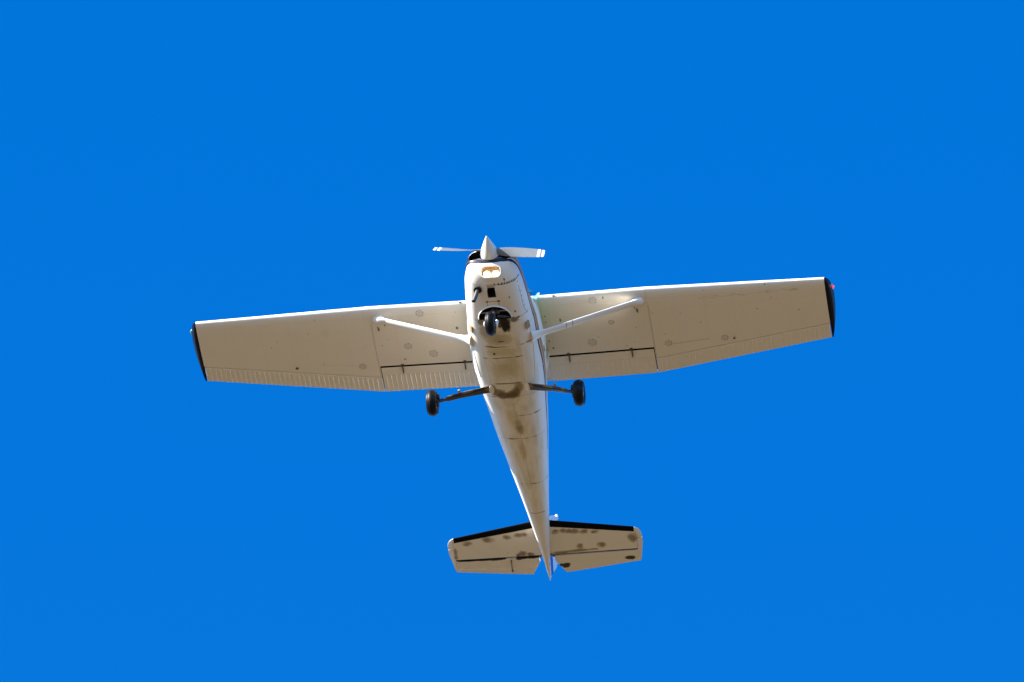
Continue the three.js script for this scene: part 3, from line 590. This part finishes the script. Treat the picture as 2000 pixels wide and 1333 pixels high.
// ---- propeller
{
  const prop = new THREE.Group(); prop.name = 'propeller'; prop.position.set(0, -.838, 1.545); prop.rotation.z = -.189; plane.add(prop);
  const [c, g] = canvas(512, 64); g.fillStyle = '#63676a'; g.fillRect(0, 0, 512, 64);
  for (let i = 0; i < 160; i++) blot(g, rnd() * 512, rnd() * 64, 4 + rnd() * 20, 1 + rnd() * 3, i % 2 ? '#5a5d5f' : '#6e7173', .1, .6);
  g.fillStyle = '#d8d8d4'; g.fillRect(512 * .875, 0, 512 * .045, 64); g.fillRect(512 * .955, 0, 512 * .045, 64);
  M.blade = new THREE.MeshPhysicalMaterial({ map: tex(c), roughness: .35, clearcoat: .3 });
  const bl = table([[.06, .075, .055, 55], [.13, .10, .04, 48], [.25, .135, .024, 38], [.45, .158, .016, 28], [.65, .155, .012, 22], [.80, .140, .009, 18], [.872, .118, .007, 17], [.885, .105, .006, 17]]);
  for (const s of [0, 1]) {
    const b = part('blade', loft([...range(.06, .86, 20), .872, .880, .885].map(r => {
      const [ch, th, ph] = bl(r), f = ph * Math.PI / 180, lead = V(0, Math.cos(f), Math.sin(f)), nor = V(0, -Math.sin(f), Math.cos(f));
      return range(0, 1, 20).slice(0, 20).map(k => { const a = k * 6.283186, u = Math.cos(a) * .5 + .02, q = Math.sin(a) * (Math.cos(a) < 0 ? 1 - .6 * Math.cos(a) ** 2 : 1); const P = lead.clone().multiplyScalar(u * ch).addScaledVector(nor, q * th / 2); return [r, P.y, P.z, r / .885, k]; });
    }), { crease: .8 }), M.blade, prop);
    b.rotation.z = s * Math.PI;
  }
  part('spinner', new THREE.LatheGeometry([[0.002, .296], [.012, .280], [.030, .245], [.058, .185], [.086, .12], [.110, .06], [.128, .01], [.140, -.035], [.145, -.06], [.143, -.066], [.0, -.066]].reverse().map(p => new THREE.Vector2(...p)), 48).rotateX(Math.PI / 2), M.bare, prop);
}

// ---- wheels and gear legs
const legCanvas = (() => {
  const [c, g] = canvas(256, 64); g.fillStyle = '#1d1a16'; g.fillRect(0, 0, 256, 64);
  for (let i = 0; i < 60; i++) blot(g, rnd() * 256, rnd() * 64, 4 + rnd() * 16, 2 + rnd() * 7, ['#2c2620', '#0f0d0b', '#3c342a'][i % 3], .35, .7);
  for (const [x, y, rx, ry] of [[22, 36, 30, 22], [60, 44, 14, 10], [150, 50, 22, 12], [166, 40, 12, 8], [236, 46, 10, 8]]) blot(g, x, y, rx, ry, '#8d7558', .7, .6);
  return c;
})();
M.leg = new THREE.MeshPhysicalMaterial({ map: tex(legCanvas), roughness: .33, clearcoat: .5, clearcoatRoughness: .2 });
function wheelAt(parent, P, R, w, toe, rimR) {
  const wheel = new THREE.Group(); wheel.name = 'wheel'; wheel.position.set(...P); wheel.rotation.set(0, toe, 0); parent.add(wheel);
  const prof = [[rimR, -w * .36], [rimR + .01, -w * .42], [lerp(rimR, R, .45), -w * .5], [lerp(rimR, R, .72), -w * .47], [R - .022, -w * .36], [R - .007, -w * .22], [R, 0], [R - .007, w * .22], [R - .022, w * .36], [lerp(rimR, R, .72), w * .47], [lerp(rimR, R, .45), w * .5], [rimR + .01, w * .42], [rimR, w * .36], [rimR, -w * .36]];
  const curve = new THREE.SplineCurve(prof.slice(0, -1).map(p => new THREE.Vector2(...p))).getPoints(52); curve.push(new THREE.Vector2(...prof[0]));
  const grooves = curve.map(p => { const v = Math.abs(p.y) / w; return new THREE.Vector2(p.x > R - .02 && (Math.abs(v - .08) < .014 || Math.abs(v - .2) < .014) ? p.x - .005 : p.x, p.y); });
  part('tyre', new THREE.LatheGeometry(grooves, 56).rotateZ(-Math.PI / 2), M.rubber, wheel);
  part('rim', [new THREE.LatheGeometry([[.0, -w * .34], [rimR * .45, -w * .36], [rimR * .55, -w * .26], [rimR * .8, -w * .28], [rimR * .93, -w * .40], [rimR + .004, -w * .40], [rimR + .004, w * .40], [rimR * .93, w * .40], [rimR * .8, w * .26], [rimR * .52, w * .24], [rimR * .42, w * .40], [rimR * .2, w * .46], [0, w * .46]].map(p => new THREE.Vector2(...p)), 36).rotateZ(-Math.PI / 2), ...range(0, 5, 5).map(k => new THREE.SphereGeometry(.008, 8, 6).translate(w * .27, rimR * .66 * Math.cos(k * 1.2566), rimR * .66 * Math.sin(k * 1.2566)))], M.wheelMetal, wheel);
  return wheel;
}
for (const s of [1, -1]) {
  const gear = new THREE.Group(); gear.name = 'main_gear'; plane.add(gear);
  const path = new THREE.CatmullRomCurve3([V(s * .26, -1.13, -.885), V(s * .42, -1.195, -.865), V(s * .70, -1.36, -.79), V(s * .955, -1.545, -.715)]);
  part('gear_leg', loft(range(0, 1, 18).map(t => {
    const p = path.getPoint(t), d = path.getTangent(t), cz = V(0, 0, 1).addScaledVector(d, -d.z).normalize(), n = new THREE.Vector3().crossVectors(d, cz), w = lerp(.066, .046, t) * (t > .97 ? .75 : 1), h = lerp(.013, .010, t);
    return [[w, .5], [w * .8, 1], [-w * .8, 1], [-w, .5], [-w, -.5], [-w * .8, -1], [w * .8, -1], [w, -.5]].map(([a, b]) => { const q = p.clone().addScaledVector(cz, a).addScaledVector(n, b * h); return [q.x, q.y, q.z, t, .5 + a * 6]; });
  }), { crease: .5 }), M.leg, gear);
  part('axle', [rod([s * .93, -1.535, -.715], [s * 1.06, -1.628, -.69], .024, .022), rod([s * 1.02, -1.60, -.70], [s * 1.16, -1.648, -.69], .022)], M.darkSteel, gear);
  part('brake', [new THREE.CylinderGeometry(.075, .075, .02, 28).rotateZ(Math.PI / 2).translate(s * 1.055, -1.645, -.69), rbox(.05, .07, .09, .012, s * 1.05, -1.60, -.625)], M.darkSteel, gear);
  part('brake_line', bend([[s * .34, -1.17, -.84], [s * .6, -1.315, -.80], [s * .93, -1.54, -.70], [s * 1.04, -1.60, -.66]], .006, 6), M.black, gear);
  part('entry_step', [rod([s * .745, -1.38, -.75], [s * .748, -1.375, -.70], .012), rbox(.035, .03, .04, .008, s * .75, -1.372, -.70)], M.tan, gear);
  const wheel = wheelAt(gear, [s * 1.147, -1.648, -.69], .208, .158, s > 0 ? 0 : Math.PI, .085);
}
{
  const gear = new THREE.Group(); gear.name = 'nose_gear'; plane.add(gear);
  const ax = [-.005, -1.80, .872];
  part('oleo_strut', [rod([-.005, -1.02, .63], [-.005, -1.50, .755], .034), rod([-.005, -1.46, .745], [-.005, -1.61, .785], .025)], M.darkSteel, gear);
  part('fork', [bend([[-.005, -1.60, .785], [.055, -1.612, .79], [.088, -1.65, .80], [.09, -1.80, .872]], .017), bend([[-.005, -1.60, .785], [-.065, -1.612, .79], [-.098, -1.65, .80], [-.10, -1.80, .872]], .017), rod([-.115, -1.80, .872], [.105, -1.80, .872], .016)], M.alloy, gear);
  part('torque_link', [bend([[.01, -1.42, .70], [.012, -1.50, .66], [.01, -1.59, .74]], .013, 8), rbox(.05, .02, .08, .006, .0, -1.43, .70)], M.steel, gear);
  part('steering_rod', [rod([-.02, -1.215, .665], [-.25, -1.15, .60], .009), rod([.03, -1.21, .67], [.225, -1.17, .64], .009)], M.alloy, gear);
  part('steering_collar', [rbox(.10, .04, .06, .012, -.005, -1.225, .69), rbox(.035, .05, .05, .01, .05, -1.235, .675), rbox(.03, .04, .05, .01, -.07, -1.235, .675)], M.steel, gear);
  part('shimmy_damper', [rod([.05, -1.36, .68], [.16, -1.30, .62], .018), rod([.15, -1.31, .625], [.21, -1.275, .59], .009)], M.darkSteel, gear);
  wheelAt(gear, ax, .188, .135, 0, .075);
  part('hub_cap', new THREE.SphereGeometry(.052, 20, 12).scale(.45, 1, 1).translate(.088, -1.80, .872), M.bare, gear);
  part('hub_cap', new THREE.SphereGeometry(.045, 16, 10).scale(.3, 1, 1).translate(-.098, -1.80, .872), M.bare, gear);
}

renderer.render(scene, camera);
